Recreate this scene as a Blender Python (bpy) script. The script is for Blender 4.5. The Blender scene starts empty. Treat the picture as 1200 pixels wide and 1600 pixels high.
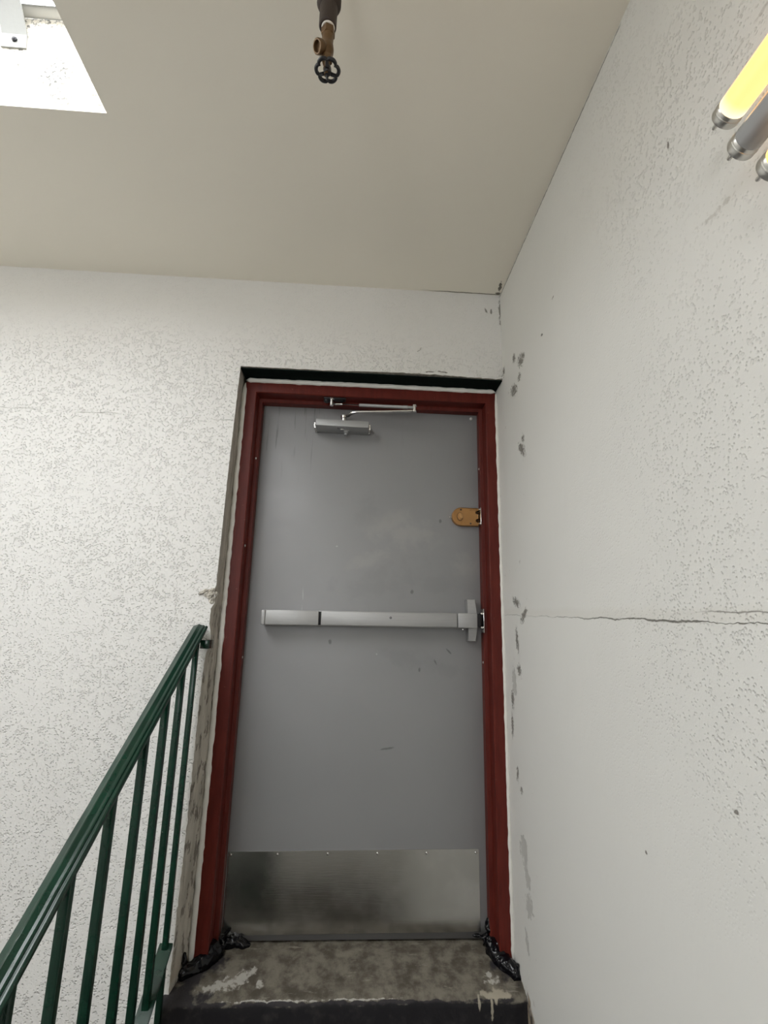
import bpy, bmesh, math, random
from mathutils import Vector, Matrix, noise
S = bpy.context.scene
COL = S.collection
PI = math.pi
random.seed(7)

# ------------------------------------------------------------------ room measures (metres)
D = 1.7465          # face of the door wall
XR = 0.5477         # face of the right-hand wall
ZC = 2.379          # ceiling
CAM_Z = 1.05
YL = 1.922          # push side of the door leaf
YF = 1.83           # face of the steel frame

# ------------------------------------------------------------------ material helpers
def srgb(r, g, b):
    f = lambda c: (c / 12.92) if c <= .04045 else ((c + .055) / 1.055) ** 2.4
    return (f(r / 255), f(g / 255), f(b / 255), 1)

class NT:
    def __init__(self, name):
        self.m = bpy.data.materials.new(name); self.m.use_nodes = True
        self.t = self.m.node_tree; self.b = self.t.nodes['Principled BSDF']
        self._co = None
    def n(self, typ, **kw):
        x = self.t.nodes.new(typ)
        for k, v in kw.items(): setattr(x, k, v)
        return x
    def link(self, a, b): self.t.links.new(a, b)
    def co(self):
        if self._co is None: self._co = self.n('ShaderNodeNewGeometry').outputs['Position']
        return self._co
    def put(self, sock, v):
        if isinstance(v, (int, float)): sock.default_value = v
        elif isinstance(v, (tuple, list)): sock.default_value = v
        else: self.link(v, sock)
    def math(self, op, a, b=None, c=None, clamp=False):
        x = self.n('ShaderNodeMath', operation=op); x.use_clamp = clamp
        self.put(x.inputs[0], a)
        if b is not None: self.put(x.inputs[1], b)
        if c is not None: self.put(x.inputs[2], c)
        return x.outputs[0]
    def xyz(self, v=None):
        s = self.n('ShaderNodeSeparateXYZ'); self.link(v or self.co(), s.inputs[0]); return s.outputs
    def scaled(self, sc, off=(0, 0, 0)):
        mp = self.n('ShaderNodeMapping'); self.link(self.co(), mp.inputs[0])
        mp.inputs['Scale'].default_value = sc; mp.inputs['Location'].default_value = off
        return mp.outputs[0]
    def noise(self, scale, detail=4, rough=.55, vec=None, dist=0):
        x = self.n('ShaderNodeTexNoise'); self.link(vec or self.co(), x.inputs['Vector'])
        x.inputs['Scale'].default_value = scale; x.inputs['Detail'].default_value = detail
        x.inputs['Roughness'].default_value = rough; x.inputs['Distortion'].default_value = dist
        return x.outputs[0]
    def voro(self, scale, vec=None):
        x = self.n('ShaderNodeTexVoronoi'); self.link(vec or self.co(), x.inputs['Vector'])
        x.inputs['Scale'].default_value = scale; return x.outputs['Distance']
    def map(self, v, a, b, c=0., d=1., smooth=True):
        x = self.n('ShaderNodeMapRange'); x.interpolation_type = 'SMOOTHSTEP' if smooth else 'LINEAR'
        self.put(x.inputs[0], v)
        for i, q in enumerate((a, b, c, d)): x.inputs[i + 1].default_value = q
        return x.outputs[0]
    def mix(self, fac, a, b):
        x = self.n('ShaderNodeMix', data_type='RGBA')
        self.put(x.inputs['Factor'], fac); self.put(x.inputs['A'], a); self.put(x.inputs['B'], b)
        return x.outputs['Result']
    def bump(self, h, strength, dist, normal=None):
        x = self.n('ShaderNodeBump'); self.put(x.inputs['Height'], h)
        self.put(x.inputs['Strength'], strength); x.inputs['Distance'].default_value = dist
        if normal is not None: self.link(normal, x.inputs['Normal'])
        return x.outputs[0]
    def done(self, color=None, rough=None, metal=None, normal=None, spec=None):
        if color is not None: self.put(self.b.inputs['Base Color'], color)
        if rough is not None: self.put(self.b.inputs['Roughness'], rough)
        if metal is not None: self.put(self.b.inputs['Metallic'], metal)
        if spec is not None: self.put(self.b.inputs['Specular IOR Level'], spec)
        if normal is not None: self.link(normal, self.b.inputs['Normal'])
        return self.m
    def blobs(self, u, v, items, wob, soft=.35, amp=1.6):
        """irregular patches: items (u0, v0, ru, rv, tilt)"""
        out = None
        w = self.math('MULTIPLY', self.math('SUBTRACT', self.map(wob, .32, .68, 0, 1, False), .5), amp * .75)
        for (u0, v0, ru, rv, an) in items:
            du = self.math('SUBTRACT', u, u0); dv = self.math('SUBTRACT', v, v0)
            ca, sa = math.cos(an), math.sin(an)
            a = self.math('ADD', self.math('MULTIPLY', du, ca / ru), self.math('MULTIPLY', dv, sa / ru))
            b = self.math('ADD', self.math('MULTIPLY', du, -sa / rv), self.math('MULTIPLY', dv, ca / rv))
            r = self.math('SQRT', self.math('ADD', self.math('MULTIPLY', a, a), self.math('MULTIPLY', b, b)))
            r = self.math('ADD', r, w)
            m = self.map(r, 1 - soft, 1 + soft * .3, 1, 0)
            out = m if out is None else self.math('MAXIMUM', out, m)
        return out

def plain(name, col, rough=.5, metal=0., grain=0., gscale=200, spec=None, vary=.0, coat=0.):
    n = NT(name); c = col
    if vary:
        c = n.mix(n.noise(35, 5), tuple(x * (1 - vary) for x in col[:3]) + (1,), tuple(min(1, x * (1 + vary)) for x in col[:3]) + (1,))
    nm = n.bump(n.noise(gscale, 3), grain, .001) if grain else None
    m = n.done(c, rough, metal, nm, spec)
    if coat: n.b.inputs['Coat Weight'].default_value = coat; n.b.inputs['Coat Roughness'].default_value = .1
    return m

# ------------------------------------------------------------------ materials
WHITE = (.80, .785, .745, 1)
def wall_left_mat():
    n = NT('white_stucco'); X, Y, Z = n.xyz()
    fine = n.noise(150, 3, .6); mid = n.noise(34, 3); big = n.noise(2.6, 3)
    pits = n.map(n.math('ADD', n.voro(150), n.math('MULTIPLY', n.math('SUBTRACT', n.noise(45, 3), .5), .9)), .12, .42, 0, 1)
    amt = n.math('MULTIPLY', n.map(n.noise(3.5, 2), .3, .6, .7, 1.0), n.map(Z, 2.0, 2.22, 1, .3))
    h = n.math('ADD', n.math('MULTIPLY', fine, .35), n.math('MULTIPLY', pits, .75))
    h = n.math('MULTIPLY', h, amt)
    # hairline crack across the wall and two short ones over the door
    wob = n.noise(14, 4)
    cz = n.math('ADD', n.math('MULTIPLY', X, -.015), n.math('MULTIPLY', wob, .03))
    d1 = n.math('ABSOLUTE', n.math('SUBTRACT', n.math('SUBTRACT', Z, cz), 1.76))
    c1 = n.math('MULTIPLY', n.map(d1, .0006, .0022, 1, 0), n.map(n.noise(7, 2), .42, .58, 0, .45))
    v = n.math('ADD', n.math('MULTIPLY', Z, 1.0), n.math('MULTIPLY', wob, .06))
    d2 = n.math('ABSOLUTE', n.math('SUBTRACT', n.math('ADD', n.math('MULTIPLY', n.math('SUBTRACT', v, 2.150), .75), n.math('MULTIPLY', wob, .05)), n.math('SUBTRACT', X, .196)))
    box = n.math('MULTIPLY', n.map(n.math('ABSOLUTE', n.math('SUBTRACT', X, .202)), .02, .03, 1, 0), n.map(n.math('ABSOLUTE', n.math('SUBTRACT', Z, 2.128)), .022, .026, 1, 0))
    c2 = n.math('MULTIPLY', n.map(d2, .0005, .0018, 1, 0), box)
    crack = n.math('MAXIMUM', c1, c2)
    dirt = n.blobs(X, Z, [(.49, 2.30, .006, .014, .2), (.51, 2.30, .004, .012, 0), (.545, 2.31, .006, .06, 0), (.30, 2.024, .03, .003, -.1), (.26, 2.021, .02, .003, .1)], n.noise(60, 4), .4)
    col = n.mix(big, (.69, .682, .66, 1), (.72, .712, .69, 1))
    col = n.mix(n.math('MULTIPLY', n.math('SUBTRACT', 1, pits), n.math('MULTIPLY', amt, .11)), col, (.42, .41, .38, 1))
    col = n.mix(n.math('MULTIPLY', crack, .8), col, (.25, .235, .2, 1))
    col = n.mix(n.math('MULTIPLY', dirt, .75), col, (.1, .09, .07, 1))
    hh = n.math('SUBTRACT', n.math('ADD', h, n.math('MULTIPLY', mid, .5)), n.math('MULTIPLY', crack, .8))
    return n.done(col, .62, 0, n.bump(hh, 1.0, .0031), .3)

def wall_right_mat():
    n = NT('white_patched_plaster'); X, Y, Z = n.xyz()
    wob = n.noise(55, 5, .6); wob2 = n.noise(9, 4); big = n.noise(2.2, 4)
    near = n.map(Y, .75, 1.35, 1, 0)
    up = n.map(Z, .55, .95, 0, 1)
    rough_area = n.math('MULTIPLY', n.math('MULTIPLY', near, up), n.map(n.noise(3.3, 3), .36, .6, .4, 1))
    fine = n.noise(165, 3, .6); pits = n.map(n.math('ADD', n.voro(150), n.math('MULTIPLY', n.math('SUBTRACT', n.noise(45, 3), .5), 1.0)), .10, .40, 0, 1)
    stucco = n.math('MULTIPLY', n.math('ADD', n.math('MULTIPLY', fine, .35), n.math('MULTIPLY', pits, .75)), rough_area)
    trowel = n.math('ADD', n.math('MULTIPLY', n.noise(7, 4, .5, n.scaled((1, 1.6, .8))), 1.3), n.math('MULTIPLY', n.noise(60, 3), .12))
    # long horizontal crack at hand height
    line = n.math('ADD', n.math('MULTIPLY', n.math('SUBTRACT', Y, .64), .034), 1.0655)
    dz = n.math('SUBTRACT', n.math('SUBTRACT', Z, line), n.math('MULTIPLY', n.math('SUBTRACT', wob2, .5), .022))
    dz = n.math('SUBTRACT', dz, n.math('MULTIPLY', n.math('SUBTRACT', wob, .5), .006))
    wid = n.math('MULTIPLY', n.map(Y, .78, 1.6, 1, .35), n.map(n.noise(10, 3), .38, .6, .25, 1.1))
    cr = n.math('MULTIPLY', n.map(n.math('DIVIDE', n.math('ABSOLUTE', dz), wid), .0005, .0026, 1, 0), n.map(Y, .95, 1.35, 1, .55))
    dz2 = n.math('SUBTRACT', dz, .0145)
    cr2 = n.math('MULTIPLY', n.math('MULTIPLY', n.map(n.math('ABSOLUTE', dz2), .0003, .0018, 1, 0), n.map(Y, .72, .80, 1, 0)), .75)
    ledge = n.math('MULTIPLY', n.map(dz, .0, .004, 0, 1), n.map(dz, .012, .03, 1, 0))
    dark = n.blobs(Y, Z, [(1.76, 2.135, 0.0119, 0.0252, 0.3), (1.732, 2.028, 0.017, 0.0168, 0.5), (1.607, 2.013, 0.017, 0.0147, 0.6), (1.54, 1.965, 0.0204, 0.0315, -1),
        (1.515, 1.97, 0.0102, 0.0168, -1), (1.62, 1.895, 0.034, 0.0189, 0.4), (1.56, 1.915, 0.017, 0.0126, 0.4), (1.565, 1.65, 0.017, 0.0378, -0.9), (1.55, 1.683, 0.0136, 0.0147, 0), (1.685, 1.145, 0.034, 0.0126, 0.3),
        (1.613, 1.1, 0.034, 0.0126, -0.6), (1.69, 1.02, 0.0136, 0.0357, -0.2), (1.68, 0.925, 0.017, 0.0189, -0.5), (1.76, 0.825, 0.0136, 0.0294, 0), (1.772, 0.74, 0.0119, 0.0315, 0),
        (1.244, 2.001, 0.0072, 0.00315, 0), (1.341, 1.94, 0.0084, 0.00315, 0.3), (0.749, 0.8075, 0.0048, 0.00315, 0), (0.996, 0.661, 0.0036, 0.00315, 0), (0.71, 1.928, 0.0024, 0.0084, 0),
        (1.735, 0.6, 0.0102, 0.021, 0), (1.7, 0.56, 0.0102, 0.0105, 0)], n.noise(120, 4, .65), .5, 1.9)
    seam = n.math('MULTIPLY', n.math('MULTIPLY', n.map(n.math('ABSOLUTE', n.math('SUBTRACT', n.math('SUBTRACT', ZC, Z), n.math('MULTIPLY', wob, .010))), .0015, .004, 1, 0), n.map(n.noise(6, 2), .42, .52, 0, 1)), .8)
    grey = n.blobs(Y, Z, [(1.695, .395, .036, .036, -.1), (1.677, .330, .022, .042, -.55), (1.67, .256, .034, .026, -.3), (1.70, .15, .014, .03, -.4), (1.735, .88, .02, .05, 0)], wob, .22, 1.3)
    gouge_shade = n.blobs(Y, Z, [(.605, 1.699, .018, .004, .12), (.645, 1.703, .02, .005, .2), (.545, 1.910, .022, .003, -.05), (.495, 1.913, .015, .004, 0)], n.noise(90, 4), .6, 2.2)  # scratches in the plaster, their shade painted as colour
    bare = n.blobs(Y, Z, [(1.735, -.035, .085, .055, 0), (1.70, -.12, .075, .12, 0)], n.noise(34, 5), .35, .9)
    speck = n.math('MULTIPLY', n.map(n.noise(42, 5, .6), .66, .72, 0, 1), n.math('MULTIPLY', n.map(Y, 1.45, 1.68, 0, 1), n.map(Z, 1.9, 2.1, 1, 0)))
    col = n.mix(big, (.70, .698, .668, 1), (.745, .74, .71, 1))
    col = n.mix(n.math('MULTIPLY', n.math('SUBTRACT', 1, pits), n.math('MULTIPLY', rough_area, .11)), col, (.45, .43, .39, 1))
    col = n.mix(n.math('MULTIPLY', grey, .6), col, (.40, .395, .37, 1))
    col = n.mix(n.math('MULTIPLY', gouge_shade, .4), col, (.36, .34, .30, 1))
    col = n.mix(n.math('MULTIPLY', ledge, .25), col, (.62, .59, .53, 1))
    col = n.mix(n.math('MAXIMUM', n.math('MULTIPLY', cr, .9), cr2), col, (.16, .15, .13, 1))
    col = n.mix(n.math('MULTIPLY', dark, .78), col, (.10, .085, .065, 1))
    col = n.mix(seam, col, (.12, .11, .09, 1))
    col = n.mix(n.math('MULTIPLY', speck, .5), col, (.3, .28, .25, 1))
    stain = n.mix(n.map(n.noise(30, 5), .45, .6), (.33, .27, .20, 1), (.06, .05, .045, 1))
    col = n.mix(bare, col, stain)
    h = n.math('ADD', stucco, trowel)
    h = n.math('SUBTRACT', h, n.math('MULTIPLY', n.math('MAXIMUM', cr, n.math('MAXIMUM', dark, n.math('MULTIPLY', grey, .6))), 1.1))
    return n.done(col, .58, 0, n.bump(h, .75, .0022), .3)

def ceiling_mat():
    n = NT('ceiling_paint'); X, Y, Z = n.xyz()
    h = n.math('ADD', n.math('MULTIPLY', n.noise(130, 3), .12), n.math('MULTIPLY', n.noise(9, 3), .7))
    rough = n.math('MULTIPLY', n.map(Z, ZC + .004, ZC + .03, 0, 1), n.math('ADD', n.noise(120, 3), n.map(n.noise(90, 2), .3, .45, 0, 1)))
    h = n.math('ADD', h, n.math('MULTIPLY', rough, .9))
    col = n.mix(n.noise(1.8, 3), (.83, .79, .695, 1), (.87, .83, .735, 1))  # cream paint, made yellower to carry the warm light of the tubes
    wob = n.noise(25, 4)
    e = n.math('SUBTRACT', D, Y)
    seam = n.math('MULTIPLY', n.map(n.math('ABSOLUTE', n.math('SUBTRACT', e, n.math('MULTIPLY', wob, .008))), .001, .004, 1, 0), n.map(X, .18, .36, 0, .9))
    bl = n.blobs(X, Y, [(.535, 1.70, .006, .035, -.15), (.54, 1.735, .012, .008, 0)], n.noise(60, 4), .35)
    pit = n.math('MULTIPLY', n.math('MULTIPLY', n.map(n.noise(95, 3, .6, n.scaled((1, 1, 1), (2, 3, 1))), .40, .52, 1, 0), n.map(n.noise(9, 3), .3, .7, .35, 1)), n.map(Z, ZC + .004, ZC + .02, 0, 1))
    col = n.mix(pit, col, (.11, .11, .10, 1))  # shaft stucco: shade in its grain put into the colour as dark pits
    col = n.mix(n.math('MAXIMUM', seam, n.math('MULTIPLY', bl, .9)), col, (.09, .08, .06, 1))
    return n.done(col, .6, 0, n.bump(h, .35, .003), .3)

def reveal_mat():
    n = NT('reveal_plaster'); X, Y, Z = n.xyz()
    st = n.noise(30, 5, .6, n.scaled((1.5, 1.5, .22)))
    fl = n.math('MULTIPLY', n.map(n.noise(46, 4, .6, n.scaled((1, 1, .35), (2, 1, 4))), .545, .60, 0, 1), n.map(Z, 1.0, 1.25, 1, .3))
    low = n.map(Z, .0, .12, 1, 0)
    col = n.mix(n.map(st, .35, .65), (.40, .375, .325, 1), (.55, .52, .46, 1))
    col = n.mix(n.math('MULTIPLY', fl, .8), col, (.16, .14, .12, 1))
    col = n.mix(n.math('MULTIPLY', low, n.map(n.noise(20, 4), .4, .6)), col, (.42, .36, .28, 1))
    return n.done(col, .75, 0, n.bump(n.math('SUBTRACT', st, fl), .7, .004), .25)

def sill_mat():
    n = NT('worn_concrete'); X, Y, Z = n.xyz()
    a = n.noise(22, 7, .62); b = n.noise(7, 5, .6, n.scaled((.7, 1.4, 1))); c = n.noise(160, 3)
    col = n.mix(n.map(a, .36, .64), (.075, .065, .049, 1), (.185, .168, .135, 1))
    col = n.mix(n.math('MULTIPLY', n.map(b, .5, .72), .6), col, (.13, .115, .09, 1))
    scrape = n.map(n.noise(30, 5, .6, n.scaled((.5, 2.2, 1))), .60, .70, 0, .6)
    col = n.mix(scrape, col, (.27, .25, .21, 1))
    white = n.blobs(X, Y, [(-.36, 1.768, .055, .017, .35), (-.30, 1.79, .05, .018, .7), (-.24, 1.775, .012, .012, 0), (.46, 1.775, .022, .012, .2), (.455, 1.79, .012, .012, .2), (-.20, 1.727, .13, .0022, .0), (.06, 1.728, .10, .002, .0)], n.noise(70, 5), .5, 1.9)
    col = n.mix(n.math('MULTIPLY', white, .7), col, (.52, .505, .46, 1))
    black = n.blobs(X, Y, [(-.475, 1.80, .075, .045, -.3), (-.46, 1.738, .10, .022, .05), (-.50, 1.76, .05, .05, 0), (-.405, 1.86, .045, .05, .6), (.515, 1.83, .045, .06, .4), (0, 1.722, .60, .004, 0)], n.noise(30, 6), .35, 1.2)
    col = n.mix(n.math('MULTIPLY', black, .93), col, (.022, .020, .024, 1))
    drip = n.blobs(X, Z, [(.442, -.02, .0045, .032, 0), (.405, -.012, .004, .02, 0), (.455, .0, .006, .012, 0), (.462, .003, .05, .006, 0)], n.noise(60, 3), .3, .8)
    riser = n.math('MULTIPLY', n.map(n.math('ADD', Z, n.math('MULTIPLY', n.math('SUBTRACT', a, .5), .022)), -.012, -.004, 1, 0), n.map(Y, 1.732, 1.74, 1, 0))
    rc = n.mix(n.map(a, .5, .75), (.010, .009, .011, 1), (.026, .025, .024, 1))
    col = n.mix(riser, col, rc)
    col = n.mix(n.math('MULTIPLY', drip, .75), col, (.42, .38, .30, 1))
    h = n.math('ADD', n.math('MULTIPLY', a, .8), n.math('MULTIPLY', c, .25))
    return n.done(col, .72, 0, n.bump(h, .6, .006), .3)

def door_mat():
    n = NT('grey_door_paint'); X, Y, Z = n.xyz()
    st = n.noise(38, 4, .6, n.scaled((1.6, 1, .10)))
    big = n.noise(3.2, 4); m = n.noise(14, 5, .6)
    col = n.mix(big, (.225, .225, .231, 1), (.265, .265, .269, 1))
    dr = n.math('MULTIPLY', n.map(st, .56, .66), n.math('MULTIPLY', n.map(Z, 1.58, 1.80, 0, 1), n.map(X, -.22, -.1, .9, .12)))
    col = n.mix(n.math('MULTIPLY', dr, .6), col, (.10, .10, .105, 1))
    smear = n.blobs(X, Z, [(.12, 1.45, .10, .05, .5), (.05, 1.30, .09, .03, .45), (.22, 1.42, .12, .06, 0), (.42, 1.28, .05, .06, 0)], m, .9, 1.8)
    col = n.mix(n.math('MULTIPLY', smear, .32), col, (.36, .35, .33, 1))
    rub = n.blobs(X, Z, [(.1, 1.22, .2, .07, .2), (.36, 1.22, .14, .05, 0), (.24, .93, .14, .035, -.2), (.05, 1.5, .08, .06, .1)], m, .9, 2.2)
    col = n.mix(n.math('MULTIPLY', rub, .13), col, (.11, .11, .115, 1))
    sp = n.blobs(X, Z, [(-.085, .995, .007, .009, 0), (.13, .63, .03, .004, .15), (.31, .93, .004, .014, .5), (.25, .90, .004, .008, 0), (.22, 1.186, .006, .010, 0), (.33, 1.47, .005, .008, 0), (.36, .97, .003, .014, .8)], n.noise(40, 3), .5, 1.)
    col = n.mix(n.math('MULTIPLY', sp, .6), col, (.07, .07, .075, 1))
    ws = n.blobs(X, Z, [(-.075, 1.355, .004, .003, 0), (-.195, 1.17, .0012, .03, .05), (-.195, 1.11, .001, .02, .05), (.09, .955, .003, .003, 0)], n.noise(40, 3), .4, .6)
    col = n.mix(n.math('MULTIPLY', ws, .5), col, (.5, .5, .5, 1))
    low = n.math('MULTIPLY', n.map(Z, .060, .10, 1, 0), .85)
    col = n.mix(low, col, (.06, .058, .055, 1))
    h = n.math('ADD', n.math('MULTIPLY', st, .5), n.noise(220, 2))
    return n.done(col, n.map(m, .3, .7, .38, .48), 0, n.bump(h, .08, .001), .55)

def frame_mat():
    n = NT('red_oxide_enamel'); X, Y, Z = n.xyz()
    st = n.noise(30, 5, .6, n.scaled((2, 2, .3)))
    col = n.mix(n.map(st, .3, .7), (.088, .012, .008, 1), (.118, .0175, .0115, 1))
    col = n.mix(n.math('MULTIPLY', n.map(n.noise(60, 4), .69, .74), .4), col, (.3, .12, .08, 1))
    return n.done(col, .42, 0, n.bump(n.math('ADD', st, n.noise(90, 3)), .12, .002), .22)

def green_mat():
    n = NT('green_enamel'); X, Y, Z = n.xyz()
    v = n.scaled((1.3, .35, .5))
    a = n.noise(40, 4, .6, v)
    col = n.mix(n.map(n.noise(18, 4), .35, .65), (.002, .021, .012, 1), (.0035, .030, .017, 1))
    h = n.math('ADD', a, n.math('MULTIPLY', n.map(n.noise(70, 3, .6, v), .55, .7), n.map(Y, 1.1, .8, 0, .8)))
    return n.done(col, .22, 0, n.bump(h, .14, .003), .5)

def kick_mat():
    n = NT('brushed_stainless'); X, Y, Z = n.xyz()
    br = n.noise(60, 4, .6, n.scaled((.25, 1, 6)))
    smug = n.noise(7, 5, .6)
    col = n.mix(n.map(smug, .35, .7), (.43, .42, .40, 1), (.52, .51, .49, 1))
    return n.done(col, n.map(smug, .3, .7, .13, .20), 1, n.bump(br, .05, .001))

def steel_mat():
    n = NT('brushed_aluminium')
    br = n.noise(70, 3, .6, n.scaled((.15, 4, 4)))
    col = n.mix(br, (.34, .34, .34, 1), (.41, .41, .405, 1))
    return n.done(col, .5, .6, n.bump(br, .05, .001))

def tube_mat(name, glow, pale, strength, y0, y1):
    n = NT(name); X, Y, Z = n.xyz()
    c = n.mix(n.map(Y, y0, y1), glow, pale)
    n.b.inputs['Emission Strength'].default_value = strength
    n.link(c, n.b.inputs['Emission Color'])
    return n.done((.06, .055, .04, 1), .15)

M = dict(
    wl=wall_left_mat(), wr=wall_right_mat(), ceil=ceiling_mat(), reveal=reveal_mat(), sill=sill_mat(), door=door_mat(), frame=frame_mat(), green=green_mat(), kick=kick_mat(), steel=steel_mat(),
    chrome=plain('polished_steel', (.72, .71, .69, 1), .18, 1.),
    cap=plain('aluminium_cap', (.62, .61, .58, 1), .32, 1., .2, 150),
    black=plain('black_gap', (.006, .006, .007, 1), .5),
    dkmetal=plain('dark_bracket', (.03, .03, .033, 1), .35, .6),
    closer=plain('grey_closer_paint', (.34, .345, .345, 1), .42, .35, .1, 300),
    brass=plain('old_brass_paint', (.36, .185, .06, 1), .40, .4, .2, 260, vary=.15),
    brass_light=plain('lighter_brass_paint', (.46, .26, .10, 1), .34, .45),  # lighter brass tone for the thumb turn
    brass_dark=plain('tarnished_and_shade_brass', (.13, .075, .032, 1), .42, .5, .5, 120, vary=.4),
    iron=plain('rusty_black_pipe', (.045, .032, .025, 1), .6, .3, .6, 110, vary=.4),
    wheel=plain('black_cast_wheel', (.018, .018, .02, 1), .38, .2, .3, 150),
    tape=plain('white_thread_tape', (.72, .68, .62, 1), .6),
    bead=plain('white_caulk', (.74, .73, .69, 1), .55, 0, .5, 60, vary=.1),
    lintel=plain('dark_green_lintel_paint', (.0025, .007, .0055, 1), .85, 0, .5, 60, vary=.4, spec=.08),
    tar=plain('black_tar', (.0035, .0035, .005, 1), .14, 0, spec=.3),
    dusk=plain('lower_floor_concrete', (.075, .068, .058, 1), .7, 0, .4, 60, vary=.2),
    room=plain('white_side_plaster', (.78, .77, .74, 1), .65, 0, .3, 60),
    galv=plain('white_painted_steel', (.66, .66, .64, 1), .45, .1, .2, 120),
    rail=plain('white_rail_paint', (.5, .5, .48, 1), .5),
    strap=plain('grey_primer_steel', (.29, .295, .28, 1), .55, .2, .2, 120),
    wire=plain('grey_wire', (.30, .28, .33, 1), .4, .5),  # purple tint of the sky glare is put into the wire colour
    litube=tube_mat('lit_phosphor', (1.0, .52, .18, 1), (1.0, .80, .50, 1), 1.5, .505, .528),
    offtube=plain('dark_phosphor_glass', (.33, .335, .34, 1), .22, 0, coat=.6),
)

# ------------------------------------------------------------------ mesh helpers
def bm_box(bm, x0, x1, y0, y1, z0, z1, bev=0., seg=2):
    vs = [bm.verts.new((x, y, z)) for x in (x0, x1) for y in (y0, y1) for z in (z0, z1)]
    q = [(0, 1, 3, 2), (4, 6, 7, 5), (0, 4, 5, 1), (2, 3, 7, 6), (0, 2, 6, 4), (1, 5, 7, 3)]
    fs = [bm.faces.new([vs[i] for i in f]) for f in q]
    if bev:
        es = list({e for f in fs for e in f.edges})
        bmesh.ops.bevel(bm, geom=es, offset=bev, segments=seg, profile=.5, affect='EDGES')
    return bm

def frame_axes(t):
    t = t.normalized(); a = Vector((0, 0, 1)) if abs(t.z) < .9 else Vector((1, 0, 0))
    u = t.cross(a).normalized(); return u, u.cross(t).normalized()

def bm_tube(bm, pts, rad, n=16, caps=True, squash=None):
    pts = [Vector(p) for p in pts]
    rs = rad if isinstance(rad, (list, tuple)) else [rad] * len(pts)
    rings = []; u = None
    for i, p in enumerate(pts):
        t = (pts[min(i + 1, len(pts) - 1)] - pts[max(i - 1, 0)]).normalized()
        if u is None: u, v = frame_axes(t)
        else:
            u = (u - t * u.dot(t)).normalized(); v = t.cross(u).normalized()
        rings.append([bm.verts.new(p + (u * math.cos(2 * PI * k / n) + v * math.sin(2 * PI * k / n)) * rs[i]) for k in range(n)])
    for a, b in zip(rings, rings[1:]):
        for k in range(n): bm.faces.new((a[k], a[(k + 1) % n], b[(k + 1) % n], b[k]))
    if caps:
        bm.faces.new(list(reversed(rings[0]))); bm.faces.new(rings[-1])
    return bm

def bm_lathe(bm, prof, origin, axis=(0, 0, 1), n=28):
    """prof: (radius, height) pairs along axis from origin"""
    ax = Vector(axis).normalized(); u, v = frame_axes(ax); o = Vector(origin)
    rings = []
    for r, h in prof:
        r = max(r, 1e-5)
        rings.append([bm.verts.new(o + ax * h + (u * math.cos(2 * PI * k / n) + v * math.sin(2 * PI * k / n)) * r) for k in range(n)])
    for a, b in zip(rings, rings[1:]):
        for k in range(n): bm.faces.new((a[k], a[(k + 1) % n], b[(k + 1) % n], b[k]))
    bm.faces.new(list(reversed(rings[0]))); bm.faces.new(rings[-1])
    return bm

def bm_prism(bm, outline, y0, y1, bev=0., axis='y'):
    """outline (x, z) pushed from y0 to y1"""
    mk = (lambda a, b, c: (a, c, b)) if axis == 'y' else (lambda a, b, c: (a, b, c))
    A = [bm.verts.new(mk(x, z, y0)) for x, z in outline]; B = [bm.verts.new(mk(x, z, y1)) for x, z in outline]
    n = len(A)
    fa = bm.faces.new(A); fb = bm.faces.new(list(reversed(B)))
    for i in range(n): bm.faces.new((A[i], B[i], B[(i + 1) % n], A[(i + 1) % n]))
    if bev: bmesh.ops.bevel(bm, geom=list(fa.edges), offset=bev, segments=2, profile=.5, affect='EDGES')
    return bm

def new(): return bmesh.new()

def root_of(o):
    while o.parent: o = o.parent
    return o

def obj(name, bm, mat, parent=None, smooth=True, angle=35, loc=None):
    """link bm (world coordinates) as ONE mesh object; parts keep the place of their thing as origin"""
    bmesh.ops.recalc_face_normals(bm, faces=bm.faces[:])
    base = Vector(root_of(parent).location) if parent else Vector(loc or (0, 0, 0))
    bmesh.ops.translate(bm, verts=bm.verts[:], vec=-base)
    me = bpy.data.meshes.new(name); bm.to_mesh(me); bm.free()
    for m in (mat if isinstance(mat, (list, tuple)) else [mat]): me.materials.append(m)
    o = bpy.data.objects.new(name, me); COL.objects.link(o)
    if parent: o.parent = parent
    else: o.location = base
    if smooth:
        me.polygons.foreach_set('use_smooth', [True] * len(me.polygons))
        me.set_sharp_from_angle(angle=math.radians(angle))
    return o

def tag(o, label, cat=None, group=None, kind=None):
    if label: o['label'] = label
    if cat: o['category'] = cat
    if group: o['group'] = group
    if kind: o['kind'] = kind
    return o

def thing(name, loc, label, cat, group=None, kind=None):
    o = bpy.data.objects.new(name, None); COL.objects.link(o); o.location = loc; o.empty_display_size = .05
    return tag(o, label, cat, group, kind)

def lerp_table(tab, z):
    tab = sorted(tab)
    if z <= tab[0][0]: return tab[0][1]
    for (a, b), (c, d) in zip(tab, tab[1:]):
        if z <= c: return b + (d - b) * (z - a) / (c - a)
    return tab[-1][1]

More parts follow.
